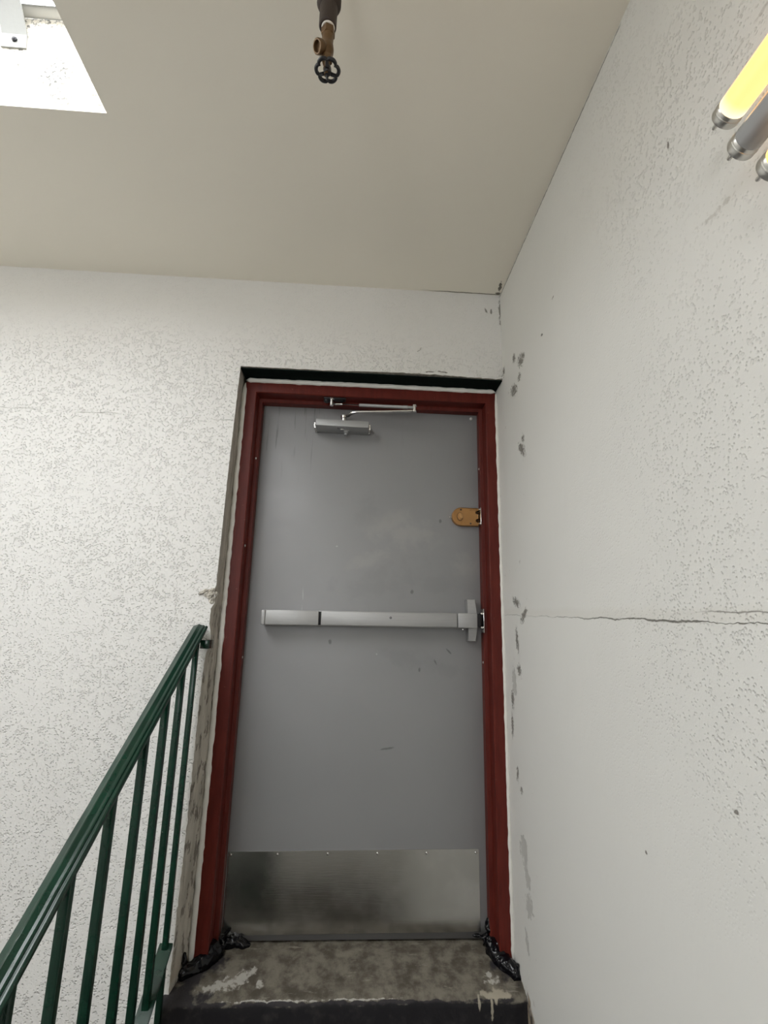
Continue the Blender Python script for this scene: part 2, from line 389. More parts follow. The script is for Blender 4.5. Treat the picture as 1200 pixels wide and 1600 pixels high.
# ------------------------------------------------------------------ SETTING: walls, ceiling, floor
XW = -2.3
EDGE = [(-1.6, -.505), (-.06, -.5045), (-.015, -.504), (0, -.4957), (.11, -.494), (.21, -.4944), (.32, -.492), (.44, -.4903), (.57, -.4903), (.70, -.4903), (.80, -.4903), (.90, -.488),
        (.955, -.484), (.985, -.474), (1.0, -.4735), (1.02, -.476), (1.05, -.483), (1.10, -.482), (1.12, -.474), (1.135, -.470), (1.16, -.477), (1.178, -.4732), (1.23, -.4726), (1.38, -.4705), (1.55, -.4701), (1.76, -.466), (2.004, -.4613)]
def edge_x(z):
    rough = .0028 if z < 1.2 else .0010
    return lerp_table(EDGE, z) + rough * (noise.noise((0, z * 45, 3)) + .6 * noise.noise((5, z * 120, 1)))
def lintel_z(x):
    return 2.0055 + .006 * max(0, math.sin((x + .1) / .55 * PI)) * (1 if x > -.1 else 0) + .0022 * noise.noise((x * 30, 7, 0)) + (.003 * noise.noise((x * 80, 2, 0)) if x > .1 else 0)

def wall_back():
    bm = new()
    zs = [-1.6, -1.2, -.8, -.4] + [-.2 + i * .01 for i in range(221)]
    zs = [z for z in zs if z < 2.0]
    ztop = lintel_z(-.4613)
    ed = [(edge_x(z), z) for z in zs] + [(-.4613, ztop)]
    xs = [-.45 + i * .01 for i in range(int((XR + .45) / .01) + 1)] + [XR + .03]
    lt = [(x, lintel_z(x)) for x in xs]
    prev = None
    for x, z in [(ed[0][0], ed[0][1])] + ed[1:]:
        c = [bm.verts.new((XW, D, z)), bm.verts.new((x, D, z))]
        if prev: bm.faces.new((prev[0], prev[1], c[1], c[0]))
        prev = c
    c = [bm.verts.new((XW, D, ZC + .02)), bm.verts.new((-.4613, D, ZC + .02))]
    bm.faces.new((prev[0], prev[1], c[1], c[0]))
    prev = [prev[1], c[1]]
    for x, z in lt:
        c = [bm.verts.new((x, D, z)), bm.verts.new((x, D, ZC + .02))]
        bm.faces.new((prev[0], c[0], c[1], prev[1]))
        prev = c
    for ff in bm.faces: ff.material_index = 0
    # reveal at the left of the doorway, splayed and flaking
    ys = [D, D + .012, D + .03, D + .05, D + .07, D + .09, 2.05]
    grid = []
    for (x, z) in ed:
        row = []
        for j, y in enumerate(ys):
            t = min(1, (y - D) / .09)
            xx = x * (1 - t) + (-.469) * t
            if 0 < j < 6: xx += .0025 * noise.noise((y * 90, z * 35, 2)) + .0015 * noise.noise((y * 200, z * 110, 2))
            row.append(bm.verts.new((xx, y, z if z < ztop - .001 or j == 0 else 2.02)))
        grid.append(row)
    for a, b in zip(grid, grid[1:]):
        for j in range(len(ys) - 1):
            ff = bm.faces.new((a[j], b[j], b[j + 1], a[j + 1])); ff.material_index = 1
    # soffit over the doorway
    prev = None
    for (x, z) in [(-.4613, ztop)] + lt:
        c = [bm.verts.new((x, D, z)), bm.verts.new((x if x > -.46 else -.50, 2.05, 2.006))]
        if prev:
            ff = bm.faces.new((prev[0], c[0], c[1], prev[1])); ff.material_index = 1
        prev = c
    bm.faces.new([bm.verts.new(p) for p in ((XW - .2, 2.05, -1.8), (XR + .3, 2.05, -1.8), (XR + .3, 2.05, ZC + .3), (XW - .2, 2.05, ZC + .3))])
    bmesh.ops.remove_doubles(bm, verts=bm.verts[:], dist=1e-5)
    o = obj('wall_back', bm, [M['wl'], M['reveal']], angle=50)
    return tag(o, 'white stucco wall around and left of the door', 'wall', kind='structure')
wb = wall_back()

# broken plaster at the wall corner beside the top of the railing
bm = new()
for cx, cy, cz, r, sx, sz, an in [(-.512, 1.7455, 1.156, .011, 1.5, .55, .5), (-.500, 1.7445, 1.150, .010, 1.2, .6, .7), (-.489, 1.7445, 1.145, .013, 1.1, .8, .3), (-.481, 1.748, 1.132, .012, .8, 1.3, -.2), (-.486, 1.746, 1.162, .009, 1.3, .7, .4), (-.476, 1.756, 1.148, .010, .9, 1.1, 0)]:
    r0 = bmesh.ops.create_icosphere(bm, subdivisions=3, radius=r)
    mt = Matrix.Translation((cx, cy, cz)) @ Matrix.Rotation(-an, 4, 'Y') @ Matrix.Diagonal((sx, .8, sz, 1))
    for v in r0['verts']:
        p = v.co * (1 + .45 * noise.noise(v.co * 160 + Vector((cx * 90, 0, cz * 50))) + .25 * noise.noise(v.co * 380))
        v.co = mt @ p
o = obj('broken_plaster', bm, M['reveal'], wb)
o['label'] = 'ragged lump of broken plaster on the wall corner above the railing'

bm = new()
bm.faces.new([bm.verts.new(p) for p in ((XR, -2.3, -1.6), (XR, 2.05, -1.6), (XR, 2.05, ZC + .02), (XR, -2.3, ZC + .02))])
tag(obj('wall_right', bm, M['wr'], smooth=False), 'white plaster wall right of the door with a long horizontal crack', 'wall', kind='structure')
bm = new()
bm.faces.new([bm.verts.new(p) for p in ((XW, -2.3, -1.6), (XW, D, -1.6), (XW, D, ZC), (XW, -2.3, ZC))])
tag(obj('wall_left', bm, M['room'], smooth=False), 'white side wall of the stairwell beyond the railing', 'wall', kind='structure')
# wall behind the camera, with a window added there to let in extra daylight
WX0, WX1, WZ0, WZ1 = -1.55, -.55, 1.10, 2.10
bm = new()
bm_box(bm, XW, WX0, -2.5, -2.3, -1.6, ZC); bm_box(bm, WX1, XR, -2.5, -2.3, -1.6, ZC)
bm_box(bm, WX0, WX1, -2.5, -2.3, -1.6, WZ0); bm_box(bm, WX0, WX1, -2.5, -2.3, WZ1, ZC)
tag(obj('wall_rear', bm, M['room'], smooth=False), 'white stairwell wall facing the door', 'wall', kind='structure')
bm = new()
for q in ((WX0, WX0 + .05, WZ0, WZ1), (WX1 - .05, WX1, WZ0, WZ1), (WX0, WX1, WZ0, WZ0 + .05), (WX0, WX1, WZ1 - .05, WZ1), (WX0, WX1, 1.555, 1.595)): bm_box(bm, q[0], q[1], -2.43, -2.38, q[2], q[3], .004)
tag(obj('added_window_1', bm, M['galv'], smooth=False), 'added white framed window behind the camera, for extra daylight', 'window', kind='structure')
bm = new()
bm_box(bm, XW, XR, -2.3, D, -1.75, -1.6)
tag(obj('floor', bm, M['dusk'], smooth=False), 'concrete floor at the foot of the stairs', 'floor', kind='structure')

# ceiling slab with the skylight shaft cut through it
HX0, HX1, HY0, HY1, ZT = -2.05, -.709, -.62, 1.105, 2.70
bm = new()
bm_box(bm, XW - .2, HX0, -2.5, 2.05, ZC, ZT); bm_box(bm, HX1, XR + .3, -2.5, 2.05, ZC, ZT)
bm_box(bm, HX0, HX1, -2.5, HY0, ZC, ZT); bm_box(bm, HX0, HX1, HY1, 2.05, ZC, ZT)
tag(obj('ceiling', bm, M['ceil'], smooth=False), 'cream ceiling, coloured yellower for the warm tube light, with a square skylight opening', 'ceiling', kind='structure')

# concrete door sill
bm = new()
prof = [(2.0, .040), (1.93, .040), (1.84, .030), (1.76, .012), (1.735, .004), (1.726, -.001), (1.720, -.009), (1.718, -.02), (1.718, -.35), (2.0, -.35)]
rows = []
NX = 110
for i in range(NX + 1):
    x = -.507 + (XR + .507) * i / NX
    row = []
    for (y, z) in prof:
        k = 1 if 1.7 < y < 1.95 and z > -.03 else 0
        row.append(bm.verts.new((x, y + k * .003 * noise.noise((x * 26, y * 20, 1)) + (.004 * noise.noise((x * 60, z * 30, 4)) if z < .01 and z > -.05 else 0), z + k * .0035 * noise.noise((x * 22, y * 40, 9)))))
    rows.append(row)
for a, b in zip(rows, rows[1:]):
    for j in range(len(prof)): bm.faces.new((a[j], a[(j + 1) % len(prof)], b[(j + 1) % len(prof)], b[j]))
bm.faces.new(rows[0]); bm.faces.new(list(reversed(rows[-1])))
tag(obj('door_sill', bm, M['sill'], angle=60), 'worn concrete sill with black riser under the door', 'sill', kind='structure')

# the flight going down below the camera
bm = new()
for i in range(8):
    y1 = 1.718 - .283 * i; bm_box(bm, -.507, XR, y1 - .283, y1, -1.6, -.18 * (i + 1), .006)
tag(obj('stair_floor', bm, M['dusk'], smooth=False), 'concrete steps going down from the door sill', 'stairs', kind='structure')

# ------------------------------------------------------------------ door frame
FX0, FX1, FZ = -.456, .5445, 1.986
def frame_profile():
    # (inward offset, depth y)
    return [(0, YF + .13), (0, YF + .003), (.003, YF), (.0415, YF), (.0445, YF + .003), (.0445, YF + .050), (.046, YF + .053), (.0575, YF + .055), (.0595, YF + .057), (.0595, YF + .091), (.0575, YF + .0925), (.0445, YF + .0925), (.0445, YF + .13)]
bm = new()
P = frame_profile()
secs = []
for key in ('lb', 'lt', 'rt', 'rb'):
    s = []
    for u, y in P:
        x = FX0 + u if key[0] == 'l' else FX1 - u
        z = (-.02 if key[1] == 'b' else FZ - u)
        s.append(bm.verts.new((x, y, z)))
    secs.append(s)
for a, b in zip(secs, secs[1:]):
    for j in range(len(P)): bm.faces.new((a[j], a[(j + 1) % len(P)], b[(j + 1) % len(P)], b[j]))
bm.faces.new(secs[0]); bm.faces.new(list(reversed(secs[-1])))
fr = tag(obj('door_frame', bm, M['frame'], angle=25), 'rust red steel door frame set in the white wall', 'door frame', kind='structure')
SX0, SX1, SZ = FX0 + .0595, FX1 - .0595, FZ - .0595
for x, y, z in [(FX0 + .052, YF + .054, 1.687), (FX0 + .046, YF + .02, 1.335), (SX0, 1.90, .936), (SX1, 1.90, .934), (SX1, 1.90, 1.685)]:
    bm = new(); s = -1 if x > 0 else 1
    bm_lathe(bm, [(.0045, -.002), (.0045, .0006), (.003, .0018), (.0005, .002)], (x, y, z), (s, 0, 0), 12)
    o = obj('screw', bm, M['galv'], fr); o['label'] = 'pale screw head'
# strike plates on the right stop
bm = new()
bm_box(bm, SX1 - .0022, SX1 + .001, 1.872, 1.912, 1.040, 1.128, .001)
bm_box(bm, SX1 - .011, SX1, 1.878, 1.90, 1.107, 1.114, .0015); bm_box(bm, SX1 - .011, SX1, 1.878, 1.90, 1.056, 1.063, .0015)
bm_lathe(bm, [(.004, 0), (.004, .003), (.001, .0045)], (SX1, 1.885, 1.121), (-1, 0, 0), 12); bm_lathe(bm, [(.004, 0), (.004, .003), (.001, .0045)], (SX1, 1.885, 1.047), (-1, 0, 0), 12)
o = obj('latch_strike', bm, M['chrome'], fr); o['label'] = 'small steel strike for the panic bar latch'
bm = new()
bm_box(bm, SX1 - .0025, SX1 + .001, 1.880, 1.918, 1.452, 1.521, .001)
for z in (1.5145, 1.458): bm_lathe(bm, [(.0042, 0), (.0042, .004), (.001, .006)], (SX1 - .002, 1.893, z), (-1, 0, 0), 12)
o = obj('lock_strike', bm, M['chrome'], fr); o['label'] = 'steel strike plate beside the gold lock'

# dark lintel plate, sealant beads
bm = new(); bm_box(bm, -.462, XR - .001, D + .006, YF + .02, 1.9995, 2.0035, .0005)
tag(obj('trim_1', bm, M['lintel'], smooth=False), 'dark green lintel strip above the red door frame', 'lintel', kind='structure')
def bead(bm, pts, r, amp, seed, steps=90, flat=None):
    P = [Vector(p) for p in pts]; out = []; rs = []
    L = [(b - a).length for a, b in zip(P, P[1:])]; T = sum(L)
    for i in range(steps + 1):
        d = T * i / steps
        for (a, b, l) in zip(P, P[1:], L):
            if d <= l + 1e-9: p = a.lerp(b, d / l); break
            d -= l
        s = seed + i * T / steps * 22
        e = math.sin(PI * min(1, max(0, min(i, steps - i) / 2.5)) / 2)
        out.append(p + Vector((noise.noise((s, 0, 1)), noise.noise((s, 3, 1)), noise.noise((s, 6, 1)))) * amp)
        rs.append(r * (1 + .35 * noise.noise((s * 1.4, 9, 2)) + .18 * noise.noise((s * 4, 4, 2))) * max(.15, e))
    bm_tube(bm, out, rs, 12)
bm = new()
bead(bm, [(FX0 - .006, YF + .003, .028), (FX0 - .005, YF + .003, 1.0), (FX0 - .003, YF + .004, 1.982)], .0095, .0022, 1, 150)
bead(bm, [(FX0 - .001, YF + .002, FZ + .006), (.1, YF + .001, FZ + .008), (FX1 - .004, YF + .002, FZ + .006)], .0098, .0022, 30, 110)
bead(bm, [(FX1 - .0015, YF + .001, .024), (FX1 - .001, YF + .001, 1.0), (FX1 - .001, YF + .001, FZ + .004)], .0062, .0012, 60, 150)
tag(obj('trim_2', bm, M['bead'], angle=60), 'lumpy white caulk bead around the red door frame', 'caulk', kind='structure')

# tar at the feet of both jambs
ctex = bpy.data.textures.new('lump', 'CLOUDS'); ctex.noise_scale = .024; ctex.noise_depth = 1
def tar(name, paths, label):
    bm = new()
    for pts, rs in paths: bm_tube(bm, pts, [r * 1.45 for r in rs], 12)
    o = obj(name, bm, M['tar'], loc=paths[0][0][0])
    r = o.modifiers.new('blend', 'REMESH'); r.mode = 'VOXEL'; r.voxel_size = .0016; r.use_smooth_shade = True
    d = o.modifiers.new('lumps', 'DISPLACE'); d.texture = ctex; d.strength = .013; d.mid_level = .5; d.texture_coords = 'GLOBAL'
    return tag(o, label, 'tar patch')
tar('tar_patch', [
    ([(-.395, 1.905, .052), (-.405, 1.885, .046), (-.415, 1.86, .040), (-.432, 1.836, .032), (-.452, 1.818, .026), (-.470, 1.806, .026), (-.481, 1.79, .024)], [.016, .025, .024, .021, .016, .015, .009]),
    ([(-.40, 1.909, .048), (-.375, 1.912, .046), (-.345, 1.914, .047), (-.315, 1.913, .044), (-.298, 1.91, .040)], [.016, .013, .012, .010, .004]),
    ([(-.395, 1.914, .06), (-.378, 1.917, .072), (-.366, 1.919, .083)], [.010, .004, .002]),
    ([(-.476, 1.80, .028), (-.474, 1.802, .055), (-.474, 1.806, .078)], [.010, .007, .003])],
    'black tar smeared on the sill below the left jamb of the frame')
tar('tar_patch', [
    ([(.490, 1.906, .05), (.488, 1.908, .085), (.488, 1.912, .112)], [.016, .012, .005]),
    ([(.474, 1.905, .052), (.490, 1.893, .046), (.493, 1.87, .042), (.500, 1.845, .036), (.515, 1.82, .026), (.532, 1.80, .020), (.538, 1.785, .016), (.538, 1.77, .012)], [.013, .019, .020, .020, .019, .016, .013, .010]),
    ([(.48, 1.91, .055), (.455, 1.915, .058), (.432, 1.918, .058)], [.012, .005, .0025]),
    ([(.538, 1.79, .02), (.541, 1.785, .05)], [.011, .004])],
    'black tar lump on the sill at the foot of the jamb against the cracked wall')

# ------------------------------------------------------------------ door
door = thing('door_1', (.045, YL + .022, .04), 'grey painted steel exit door with panic bar, closer and kick plate', 'door', kind='structure')
bm = new(); bm_box(bm, FX0 + .0475, FX1 - .0475, YL + .0006, YL + .045, .046, FZ - .048, .0012)
obj('door_leaf', bm, M['door'], door)
# kick plate
bm = new(); bm_prism(bm, [(-.3935, .062), (.4615, .066), (.4605, .3125), (-.3935, .3045)], YL - .0008, YL + .001, .0003)
kp = obj('kick_plate', bm, M['kick'], door, angle=20); kp['label'] = 'brushed steel kick plate with a row of screws'
for x in (-.385, -.2297, -.06, .1096, .279, .450):
    bm = new(); bm_lathe(bm, [(.0042, 0), (.0042, .0008), (.003, .0021), (.0006, .0026)], (x, YL - .0005, .2955 + .0055 * (x + .4) / .85), (0, -1, 0), 14)
    obj('screw', bm, M['chrome'], kp)

# panic bar
def tz(x): return .0055 * (x + .335) / .8
pb = bpy.data.objects.new('panic_bar', None); COL.objects.link(pb); pb.parent = door; pb['label'] = 'brushed aluminium panic bar across the door'
def barseg(name, x0, x1, y0, dz=0., mat='steel', bev=.003):
    bm = new(); bm_box(bm, x0, x1, y0, YL + .001, 1.0525 + dz, 1.1040 - dz, bev)
    for v in bm.verts: v.co.z += tz(v.co.x)
    return obj(name, bm, M[mat], pb)
YB = 1.860
barseg('end_cap', -.334, -.3195, YB - .0015, -.0008, bev=.004)
barseg('cover', -.3190, -.1275, YB)
barseg('pad_gap', -.1285, -.1175, YB + .012, .002, 'black', .0005)
barseg('push_pad', -.1185, .3815, YB - .0008, .0008)
barseg('latch_housing', .3835, .4570, YB - .0015, -.0012, bev=.004)
barseg('mounting_rail', -.330, .455, 1.893, -.0022, bev=.002)
bm = new(); bm_prism(bm, [(.4255, 1.0095), (.4575, 1.0095), (.4615, 1.055), (.4605, 1.115), (.4575, 1.1625), (.4235, 1.1625), (.4275, 1.112), (.4285, 1.058)], 1.8865, YL + .001, .003)
obj('mounting_plate', bm, M['steel'], pb)
bm = new(); bm_box(bm, .456, .476, 1.878, 1.915, 1.062, 1.110, .004); obj('latch_bolt', bm, M['dkmetal'], pb)['label'] = 'dark latch bolt'
bm = new(); bm_lathe(bm, [(.0042, 0), (.0042, .0008), (.002, .0012), (.0018, -.001)], (.135, YB - .0006, 1.087), (0, -1, 0), 14); obj('dogging_screw', bm, M['dkmetal'], pb)
bm = new(); bm_lathe(bm, [(.0045, 0), (.0045, .003), (.002, .0045)], (.407, 1.885, 1.0525), (0, 0, -1), 12); obj('screw', bm, M['chrome'], pb)

# gold rim lock
bm = new()
zc, rr = 1.4865, .0362
xl, xr_ = .3745, .4800
out = [(xr_, zc - rr), (xr_, zc - rr + .0005)]
notch = []
for z in (zc + .0185, zc - .0155):
    notch.append((z + .0065, z - .0065))
out = [(xl + rr + rr * math.cos(a), zc + rr * math.sin(a)) for a in [PI / 2 + PI * i / 24 for i in range(25)]]
out += [(xr_, zc - rr)]
for z1, z0 in reversed(notch): out += [(xr_, z0), (xr_ - .0145, z0), (xr_ - .0145, z1), (xr_, z1)]
out += [(xr_, zc + rr)]
bm_prism(bm, out, YL - .019, YL + .001, .0025)
lk = obj('rim_lock', bm, M['brass'], door, angle=30); lk['label'] = 'gold painted surface rim lock with rounded end'
bm = new()
prof = []
pts_o = [(.4055 + .0105 * math.cos(2 * PI * i / 28), zc - .001 + .0155 * math.sin(2 * PI * i / 28)) for i in range(28)]
bm_prism(bm, pts_o, YL - .026, YL - .0185, .002)
bm_prism(bm, [(.4055 + .0045 * math.cos(2 * PI * i / 20), zc - .001 + .0135 * math.sin(2 * PI * i / 20)) for i in range(20)], YL - .033, YL - .025, .0015)
obj('thumb_turn', bm, M['brass_light'], lk)
bm = new(); bm_prism(bm, [(.4055 + .0128 * math.cos(2 * PI * i / 28), zc - .001 + .0178 * math.sin(2 * PI * i / 28)) for i in range(28)], YL - .0198, YL - .018)  # flat dark oval in place of the shade around the thumb turn
obj('turn_shade_ring', bm, M['brass_dark'], lk)
bm = new()
arc = [(xl + rr + (rr - .0015) * math.cos(a), YL - .019, zc + (rr - .0015) * math.sin(a)) for a in [PI / 2 + PI * i / 24 for i in range(25)]]
bm_tube(bm, [(xr_ - .005, YL - .019, zc + rr - .0015)] + arc + [(xr_ - .005, YL - .019, zc - rr + .0015)], .0016, 8)
obj('rim', bm, M['brass'], lk)
for x, z, m in [(.4095, zc + .0275, 'black'), (.4465, zc + .0275, 'brass'), (.4085, zc - .0275, 'brass'), (.4475, zc - .0275, 'black')]:
    bm = new(); bm_lathe(bm, [(.0034, -.001), (.0034, .0006), (.0022, .0016), (.0004, .0018)], (x, YL - .019, z), (0, -1, 0), 12)
    o = obj('screw', bm, M[m], lk)
    if m == 'black': o['label'] = 'dark empty screw recess'
for z in (zc + .0185, zc - .0155):
    bm = new(); bm_tube(bm, [(xr_ - .0125, YL - .010, z), (SX1 - .001, YL - .010, z)], .0042, 12); obj('lock_bolt', bm, M['brass'], lk)
bm = new(); bm_box(bm, xr_ - .001, SX1 - .003, YL - .006, YL, zc - rr + .004, zc + rr - .004); obj('gap_plate', bm, M['black'], lk)
bm = new(); bm_lathe(bm, [(.0022, 0), (.0022, .010), (.001, .012)], (xl + .001, YL - .008, zc - .002), (-1, 0, 0), 10); obj('pin', bm, M['chrome'], lk)

# door closer
dc = bpy.data.objects.new('door_closer', None); COL.objects.link(dc); dc.parent = door; dc['label'] = 'silver grey door closer with folded arm'
BX0, BX1, BY, BZ0, BZ1 = -.1755, .0320, 1.842, 1.8205, 1.8480
bm = new(); bm_box(bm, BX0, BX1, BY, YL + .001, BZ0, BZ1, .002)
for v in bm.verts:
    if v.co.y > 1.88: v.co.z += .006 * (1 if v.co.z > 1.83 else 0)
    v.co.z -= .0022 * (v.co.x - BX0) / .2
obj('closer_body', bm, M['closer'], dc)
for x, s in ((BX0, -1), (BX1, 1)):
    bm = new(); bm_box(bm, min(x, x + s * .009), max(x, x + s * .009), 1.868, YL, BZ0 - .001, BZ1 - .004, .0015)
    for y in (1.882, 1.906): bm_lathe(bm, [(.0055, 0), (.0055, .003), (.003, .0055), (.0008, .0058)], (x + s * .003, y, BZ0 + .002), (0, 0, -1), 12)
    for z in (BZ0 + .006, BZ1 - .009): bm_lathe(bm, [(.0045, 0), (.0045, .003), (.001, .0045)], (x + s * .0045, 1.869, z), (0, -1, 0), 12)
    obj('end_bracket', bm, M['chrome'], dc)
bm = new(); bm_lathe(bm, [(.0135, -.001), (.0135, .003), (.0095, .004), (.0095, .011), (.0065, .0125), (.0065, .020), (.004, .0215)], (-.058, 1.884, BZ0 - .001), (0, 0, -1), 24)
obj('pinion_cap', bm, M['closer'], dc)
bm = new(); bm_tube(bm, [(-.092, 1.860, BZ0 - .001), (-.080, 1.866, BZ0 - .004), (-.070, 1.866, BZ0 - .003), (-.062, 1.872, BZ0 - .004)], [.002, .003, .003, .002], 8); obj('valve_screw', bm, M['chrome'], dc)
bm = new()
bm_lathe(bm, [(.009, 0), (.009, .026), (.013, .027), (.013, .037), (.007, .041)], (-.068, 1.892, 1.848), (0, 0, 1), 20)
obj('pinion', bm, M['chrome'], dc)
def flatbar(bm, pts, w, t):
    P_ = [Vector(p) for p in pts]; rings = []
    for i, p in enumerate(P_):
        tt = (P_[min(i + 1, len(P_) - 1)] - P_[max(i - 1, 0)]).normalized()
        side = tt.cross(Vector((0, 0, 1))).normalized(); up = side.cross(tt)
        rings.append([bm.verts.new(p + side * a * w / 2 + up * b * t / 2) for a, b in ((-1, -1), (1, -1), (1, 1), (-1, 1))])
    for a, b in zip(rings, rings[1:]):
        for k in range(4): bm.faces.new((a[k], a[(k + 1) % 4], b[(k + 1) % 4], b[k]))
    bm.faces.new(rings[0]); bm.faces.new(list(reversed(rings[-1])))
EL = (.2115, 1.822)
bm = new(); flatbar(bm, [(-.076, 1.894, 1.8800), (-.060, 1.888, 1.8802), (-.050, 1.878, 1.8815), (-.036, 1.866, 1.8880), (-.018, 1.860, 1.8895), (EL[0] + .006, EL[1], 1.8885)], .015, .005)
bmesh.ops.bevel(bm, geom=bm.edges[:], offset=.0012, segments=2, affect='EDGES')
obj('main_arm', bm, M['chrome'], dc)
bm = new(); bm_lathe(bm, [(.009, 0), (.009, .004), (.0065, .005), (.0065, .024), (.0095, .025), (.0095, .029), (.004, .033)], (EL[0], EL[1], 1.884), (0, 0, 1), 20); obj('elbow', bm, M['chrome'], dc)
SH = (-.118, 1.851)
def onrod(t): return (SH[0] + (EL[0] - SH[0]) * t, SH[1] + (EL[1] - SH[1]) * t, 1.917 + (1.9035 - 1.917) * t)
bm = new(); bm_tube(bm, [onrod(.02), onrod(.36)], .0032, 12); obj('rod', bm, M['chrome'], dc)
bm = new(); bm_tube(bm, [onrod(.33), onrod(.335), onrod(.345), onrod(.86), onrod(.865), onrod(.92), onrod(.925), onrod(1)], [.004, .0062, .0066, .0066, .0074, .0074, .0062, .006], 16); obj('sleeve', bm, M['closer'], dc)
bm = new(); bm_tube(bm, [onrod(.0), onrod(.05), onrod(.055), onrod(.13), onrod(.135)], [.006, .006, .0052, .005, .0035], 12)
bm_lathe(bm, [(.0075, 0), (.0075, .026), (.011, .027), (.011, .030)], (SH[0], SH[1], 1.910), (0, 0, 1), 18); obj('rod_end', bm, M['chrome'], dc)
bm = new(); bm_box(bm, -.150, -.062, 1.842, 1.874, 1.9365, 1.9418, .0012)
for x in (-.142, -.128, -.078): bm_lathe(bm, [(.006, 0), (.006, .004), (.003, .0065)], (x, 1.864, 1.937), (0, 0, -1), 12)
bm_lathe(bm, [(.012, 0), (.012, .008), (.008, .011)], (-.138, 1.858, 1.937), (0, 0, -1), 18)
obj('shoe', bm, M['dkmetal'], dc)['label'] = 'dark arm shoe fixed under the frame head'
# white rub button at the top corner of the leaf
bm = new(); bm_lathe(bm, [(.006, 0), (.006, .004), (.003, .008), (.0008, .009)], (.461, YL, 1.911), (0, -1, 0), 14); obj('bumper', bm, M['galv'], door)['label'] = 'small pale bumper button'

# ------------------------------------------------------------------ stair railing
RX = -.505; SL = .634
def rail_z(y): return SL * y - .0575
rl = thing('stair_railing', (RX, 1.70, -.18), 'glossy dark green steel stair railing going down from the door', 'railing')
prof = [(-.0235, 0), (-.0235, .0055), (-.0215, .0072), (-.0120, .0105), (-.0070, .0138), (-.0045, .0142), (-.0020, .0128), (.0045, .0100), (.0100, .0102), (.0125, .0092), (.0140, .0062), (.0155, .0060), (.0172, .0078), (.0200, .0078), (.0222, .0060), (.0235, .0035), (.0235, 0), (.0205, -.0015), (.0205, -.0085), (.0170, -.0105), (-.0170, -.0105), (-.0205, -.0085), (-.0205, -.0015)]
bm = new(); rings = []
ca = 1 / math.sqrt(1 + SL * SL); sa = SL * ca
NS = 120
for i in range(NS + 1):
    y = 1.7275 - (1.7275 + .45) * i / NS
    w = .0007 if y < 1.2 else .0003
    rings.append([bm.verts.new((RX + a + w * noise.noise((a * 80, y * 22, 1)), y - (b * sa if i else b * .1), rail_z(y) + b * ca + w * noise.noise((a * 90, y * 26, 5)))) for a, b in prof])
for a, b in zip(rings, rings[1:]):
    for k in range(len(prof)): bm.faces.new((a[k], a[(k + 1) % len(prof)], b[(k + 1) % len(prof)], b[k]))
bm.faces.new(rings[0]); bm.faces.new(list(reversed(rings[-1])))
obj('top_rail', bm, M['green'], rl, angle=20)
def lowz(y): return .118 + .645 * (y - 1.655)
bm = new()
y0, y1 = 1.712, -.45
vs = []
for y in (y0, y1):
    for a, b in ((-.019, 0), (.019, 0), (.019, -.011), (-.019, -.011)): vs.append(bm.verts.new((RX + a, y, lowz(y) + b)))
bm.faces.new(vs[:4]); bm.faces.new(list(reversed(vs[4:])))
for k in range(4): bm.faces.new((vs[k], vs[(k + 1) % 4], vs[4 + (k + 1) % 4], vs[4 + k]))
bmesh.ops.bevel(bm, geom=bm.edges[:], offset=.0015, segments=2, affect='EDGES')
obj('bottom_rail', bm, M['green'], rl)
BYS = [1.7032, 1.5905, 1.4835, 1.3625, 1.2170, 1.0765] + [1.0765 - .142 * k for k in range(1, 10)]
for i, y in enumerate(BYS):
    hw = .0078 if i == 0 else .0088
    zb = -.175 if i == 0 else lowz(y) - .006
    bm = new(); bm_box(bm, RX - hw, RX + hw, y - hw, y + hw, zb, rail_z(y) - .004, .0012)
    for v in bm.verts:
        if v.co.z > rail_z(y) - .03: v.co.z += SL * (v.co.y - y)
    obj('baluster', bm, M['green'], rl)
bm = new(); bm_box(bm, -.493, -.4665, 1.700, D + .012, .972, .999, .0015); obj('wall_bracket', bm, M['green'], rl)

# ------------------------------------------------------------------ drain valve on the ceiling pipe
VX, VY = -.0862, .70
vz = lambda z: 1.05 + (z - 1.05) * 1.0294
va = thing('drain_valve', (VX, VY, ZC), 'brass drain valve with black handwheel hanging from a ceiling pipe', 'valve')
bm = new(); bm_lathe(bm, [(.0168, 0), (.0168, -.18)], (VX, VY, ZC + .003), (0, 0, 1)); obj('pipe', bm, M['iron'], va)
bm = new(); bm_lathe(bm, [(.0215, .085), (.0225, .080), (.0225, .008), (.0205, .003), (.0165, -.001), (.0160, -.047), (.0142, -.049), (.0125, -.049)], (VX, VY, 2.176), (0, 0, 1), 30); obj('reducer', bm, M['iron'], va)['label'] = 'dark iron pipe reducer'
bm = new(); bm_lathe(bm, [(.0118, .010), (.0122, .008), (.0122, .0035), (.0112, .0025)], (VX + .001, VY, 2.121), (0, 0, 1)); obj('thread_tape', bm, M['tape'], va)['label'] = 'strip of white thread tape'
AX = VX + .0015
bm = new()
def hexa(bm, r, z0, z1, cx, cy):
    bm_prism(bm, [(cx + r * math.cos(PI / 3 * k + .3), cy + r * math.sin(PI / 3 * k + .3)) for k in range(6)], z0, z1, .0012, 'z')
hexa(bm, .0128, 2.106, 2.121, AX, VY)
bm_lathe(bm, [(.0105, .0), (.0105, -.012), (.0098, -.018), (.0112, -.026), (.0122, -.034), (.0118, -.042), (.0090, -.050), (.0085, -.056)], (AX, VY, 2.108), (0, 0, 1), 26)
hexa(bm, .0098, 2.044, 2.056, AX + .001, VY)
obj('valve_body', bm, M['brass_dark'], va)
